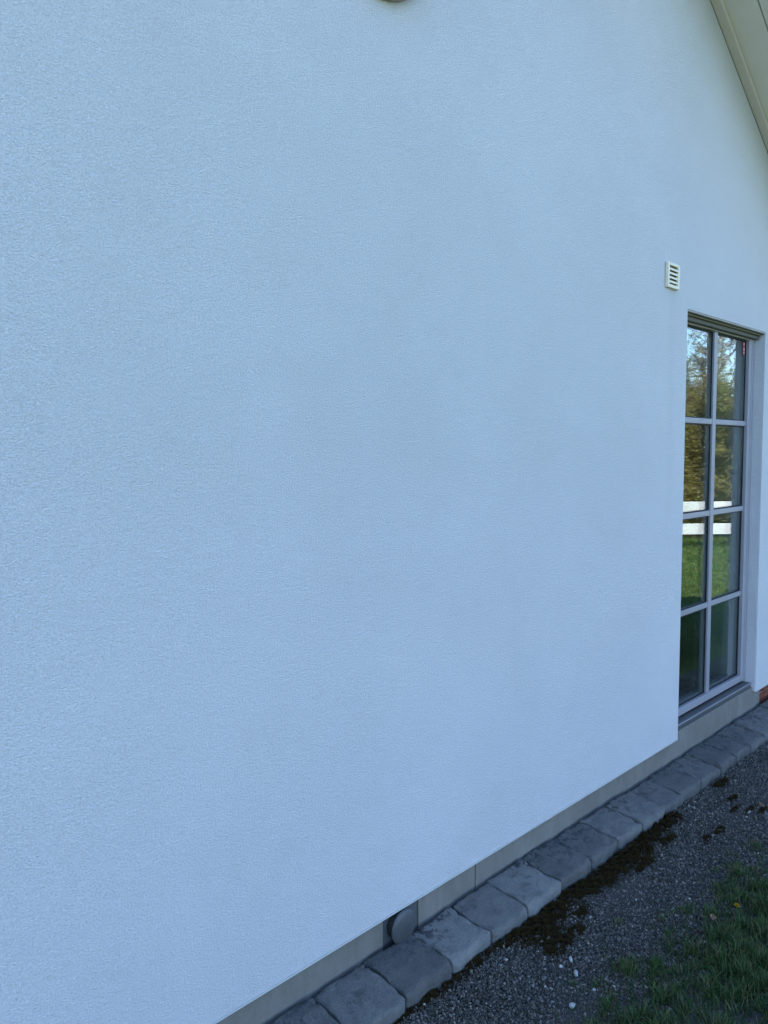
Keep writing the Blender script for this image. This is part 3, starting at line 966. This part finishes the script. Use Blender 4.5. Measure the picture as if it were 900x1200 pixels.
def dandelion():
    t = empty('dandelion', (2.617, -0.674, 0.0))
    tag(t, 'yellow dandelion flower in the grass by the gravel', 'flower')
    bm = bmesh.new()
    bmesh.ops.create_cone(bm, cap_ends=True, segments=6, radius1=0.0018, radius2=0.0016, depth=0.034)
    bmesh.ops.translate(bm, verts=bm.verts, vec=(0, 0, 0.017))
    from_bm('stem', bm, M['stem'], t)
    bm = bmesh.new()
    rs = random.Random(3)
    for k in range(70):
        a = rs.uniform(0, 6.283); ti = rs.uniform(0.05, 1.0); L = 0.012 * rs.uniform(0.75, 1.1)
        d_ = Vector((math.cos(a) * ti, math.sin(a) * ti, 0.35 + (1 - ti) * 0.8)).normalized()
        s_ = Vector((-math.sin(a), math.cos(a), 0)) * 0.0014
        b0 = Vector((0, 0, 0.034))
        bm.faces.new([bm.verts.new(b0 - s_ * 0.4), bm.verts.new(b0 + s_ * 0.4), bm.verts.new(b0 + d_ * L + s_), bm.verts.new(b0 + d_ * L - s_)])
    from_bm('petals', bm, M['petal'], t)
dandelion()

def litter():
    labs = [((2.508, -0.636, 0.026), 'curled pale brown dead leaf in grass left of dandelion', 0.012, 0.4),
            ((3.49, -0.455, 0.022), 'reddish brown dead leaf at end of the moss streak', 0.013, 1.2)]
    for (p, lab, s, rot) in labs:
        bm = bmesh.new()
        rows = []
        for i in range(7):
            t = i / 6; w = math.sin(math.pi * min(1, t * 0.96 + 0.02)) ** 0.8 * 0.42
            rows.append([bm.verts.new(((t - 0.5) * 2 * s, q * w * s * 2, s * (0.55 * abs(q) ** 1.5 * 1.2 + 0.5 * (t - 0.5) ** 2 + 0.05 * math.sin(9 * t + 3 * q)))) for q in (-1, -0.5, 0, 0.5, 1)])
        for a, b_ in zip(rows, rows[1:]):
            for q in range(4): bm.faces.new((a[q], b_[q], b_[q + 1], a[q + 1]))
        o = from_bm('dead_leaf', bm, M['dryleaf'], smooth=True, loc=p)
        o.rotation_euler = (0.2, -0.15, rot)
        so_ = o.modifiers.new('thickness', 'SOLIDIFY'); so_.thickness = 0.0006
        tag(o, lab, 'leaf', 'dead leaves on the ground')
litter()

# ================================================================== THE GARDEN SEEN IN THE GLASS
def fence():
    P0 = Vector((12.75, -3.53, 0)); D = Vector((0.725, 0.689, 0)).normalized()
    t = empty('white_fence', P0)
    tag(t, 'white two-rail wooden fence mirrored in the glass door', 'fence')
    N = Vector((-D.y, D.x, 0))
    def bx(name, s0, s1, n0, n1, z0, z1):
        bm = bmesh.new(); bbox(bm, s0, s1, n0, n1, z0, z1, 0.004, 1)
        for v in bm.verts:
            v.co = D * v.co.x + N * v.co.y + Vector((0, 0, v.co.z))
        from_bm(name, bm, M['whitewood'], t)
    posts = [-7.0 + 2.0 * k - 0.18 for k in range(7)]
    for s in posts: bx('post', s - 0.05, s + 0.05, -0.05, 0.05, -0.1, 0.93)
    for a, b_ in zip(posts, posts[1:]):
        bx('rail', a + 0.002, b_ - 0.002, 0.052, 0.078, 0.565, 0.76)
        bx('rail', a + 0.002, b_ - 0.002, 0.052, 0.078, 0.215, 0.395)
fence()

def tube(VV, TT, p0, p1, r0, r1, off):
    d = (p1 - p0); L = np.linalg.norm(d)
    if L < 1e-6: return off
    d = d / L
    a = np.cross(d, [0.31, 0.77, 0.55]); a /= np.linalg.norm(a); b = np.cross(d, a)
    ring = [(math.cos(k * 2.0944), math.sin(k * 2.0944)) for k in range(3)]
    V = [p0 + (a * c + b * s) * r0 for c, s in ring] + [p1 + (a * c + b * s) * r1 for c, s in ring]
    T = []
    for k in range(3):
        q = (k + 1) % 3
        T += [(off + k, off + q, off + 3 + q), (off + k, off + 3 + q, off + 3 + k)]
    VV += V; TT += T
    return off + 6

def tree(x, y, h, seed, dense, spread, palette):
    g = np.random.default_rng(seed)
    t = empty('garden_tree', (x, y, 0))
    tag(t, 'twiggy spring tree mirrored in the door glass beyond the white fence', 'tree', 'trees mirrored in the glass')
    tv, tt, toff = [], [], 0
    bv, bt, boff = [], [], 0
    ends = []
    stems = 5
    for s in range(stems):
        p = np.array([0.0, 0.0, -0.1])
        d = np.array([g.normal(0, 0.26), g.normal(0, 0.26), 1.0]); d /= np.linalg.norm(d)
        L = h * g.uniform(0.75, 1.0); seg = 9; r = 0.045 * h / 5
        for k in range(seg):
            q = p + d * L / seg
            r2 = r * 0.80
            toff = tube(tv, tt, p, q, r, r2, toff)
            if k >= 0:
                for _ in range(5):
                    bd = np.array([g.normal(), g.normal(), g.uniform(0.5, 1.9)]); bd /= np.linalg.norm(bd)
                    bp = p + (q - p) * g.random(); bl = spread * g.uniform(0.4, 1.0) * (1 - 0.5 * k / seg)
                    br = r2 * 0.4 + 0.003
                    for m_ in range(4):
                        bq = bp + bd * bl / 4
                        boff = tube(bv, bt, bp, bq, br, br * 0.72, boff)
                        br *= 0.72
                        for _t in range(3):
                            wd = bd + g.normal(0, 0.55, 3); wd /= np.linalg.norm(wd)
                            wq = bq + wd * g.uniform(0.15, 0.45)
                            boff = tube(bv, bt, bq, wq, 0.0045, 0.002, boff)
                            ends.append((bq, wq))
                        bp = bq; bd = bd + g.normal(0, 0.22, 3) + np.array([0, 0, 0.18]); bd /= np.linalg.norm(bd)
            p = q; r = r2; d = d + g.normal(0, 0.10, 3); d /= np.linalg.norm(d)
    np_mesh('trunk', np.array(tv), np.array(tt), M['bark'], parent=t)
    np_mesh('branches', np.array(bv), np.array(bt), M['bark'], parent=t)
    # small spring leaves and catkins strung along the twigs, thinner towards the top
    E0 = np.array([e[0] for e in ends]); E1 = np.array([e[1] for e in ends])
    k = int(dense * len(ends))
    i = g.integers(0, len(ends), k); f = g.random(k)[:, None]
    c = E0[i] * (1 - f) + E1[i] * f + g.normal(0, 0.035, (k, 3))
    hz = c[:, 2] / h
    ok = g.random(k) < np.clip(1.35 - hz * 1.15, 0.10, 1)
    c = c[ok]; k = len(c)
    a = g.normal(size=(k, 3)); a /= np.linalg.norm(a, axis=1, keepdims=True)
    b = np.cross(a, g.normal(size=(k, 3))); b /= np.linalg.norm(b, axis=1, keepdims=True)
    L = g.uniform(0.013, 0.030, (k, 1)); W = L * g.uniform(0.3, 0.5, (k, 1))
    V = np.stack([c - a * L, c + b * W, c + a * L, c - b * W], 1).reshape(-1, 3)
    T = (np.array([[0, 1, 2], [0, 2, 3]])[None] + (np.arange(k) * 4)[:, None, None]).reshape(-1, 3)
    tcol = g.random(k)[:, None]
    p0, p1 = np.array(palette[0]), np.array(palette[1])
    C = np.minimum((p0 * (1 - tcol) + p1 * tcol) * g.uniform(0.7, 1.5, (k, 1)) * 1.2, 0.6)
    np_mesh('crown', V, T, M['leafy'], np.repeat(C, 4, 0), parent=t)

OL = ((0.21, 0.19, 0.06), (0.30, 0.26, 0.09))
GR = ((0.15, 0.17, 0.045), (0.23, 0.23, 0.07))
BR = ((0.23, 0.18, 0.08), (0.32, 0.25, 0.12))
FP, FD = Vector((12.75, -3.53, 0)), Vector((0.725, 0.689, 0)).normalized()
FN = Vector((FD.y, -FD.x, 0))          # away from the house
spots = [(-1.9, 1.5, 3.0, 1, 12, 0.8, OL), (-0.7, 1.7, 3.1, 2, 30, 0.8, GR), (0.5, 1.4, 3.0, 3, 30, 0.8, OL), (1.6, 1.6, 3.4, 4, 30, 0.9, GR), (2.8, 1.5, 3.3, 5, 14, 0.9, GR),
         (-0.1, 3.6, 4.2, 6, 16, 1.0, BR), (1.3, 3.8, 6.6, 7, 7.0, 1.1, BR), (2.7, 4.4, 6.4, 8, 6.0, 1.2, OL), (-2.0, 4.2, 4.4, 9, 8, 1.1, OL)]
for a, b_, h_, sd_, de, sp_, pal in spots:
    q = FP + FD * a + FN * b_
    tree(q.x, q.y, h_, sd_, de, sp_, pal)
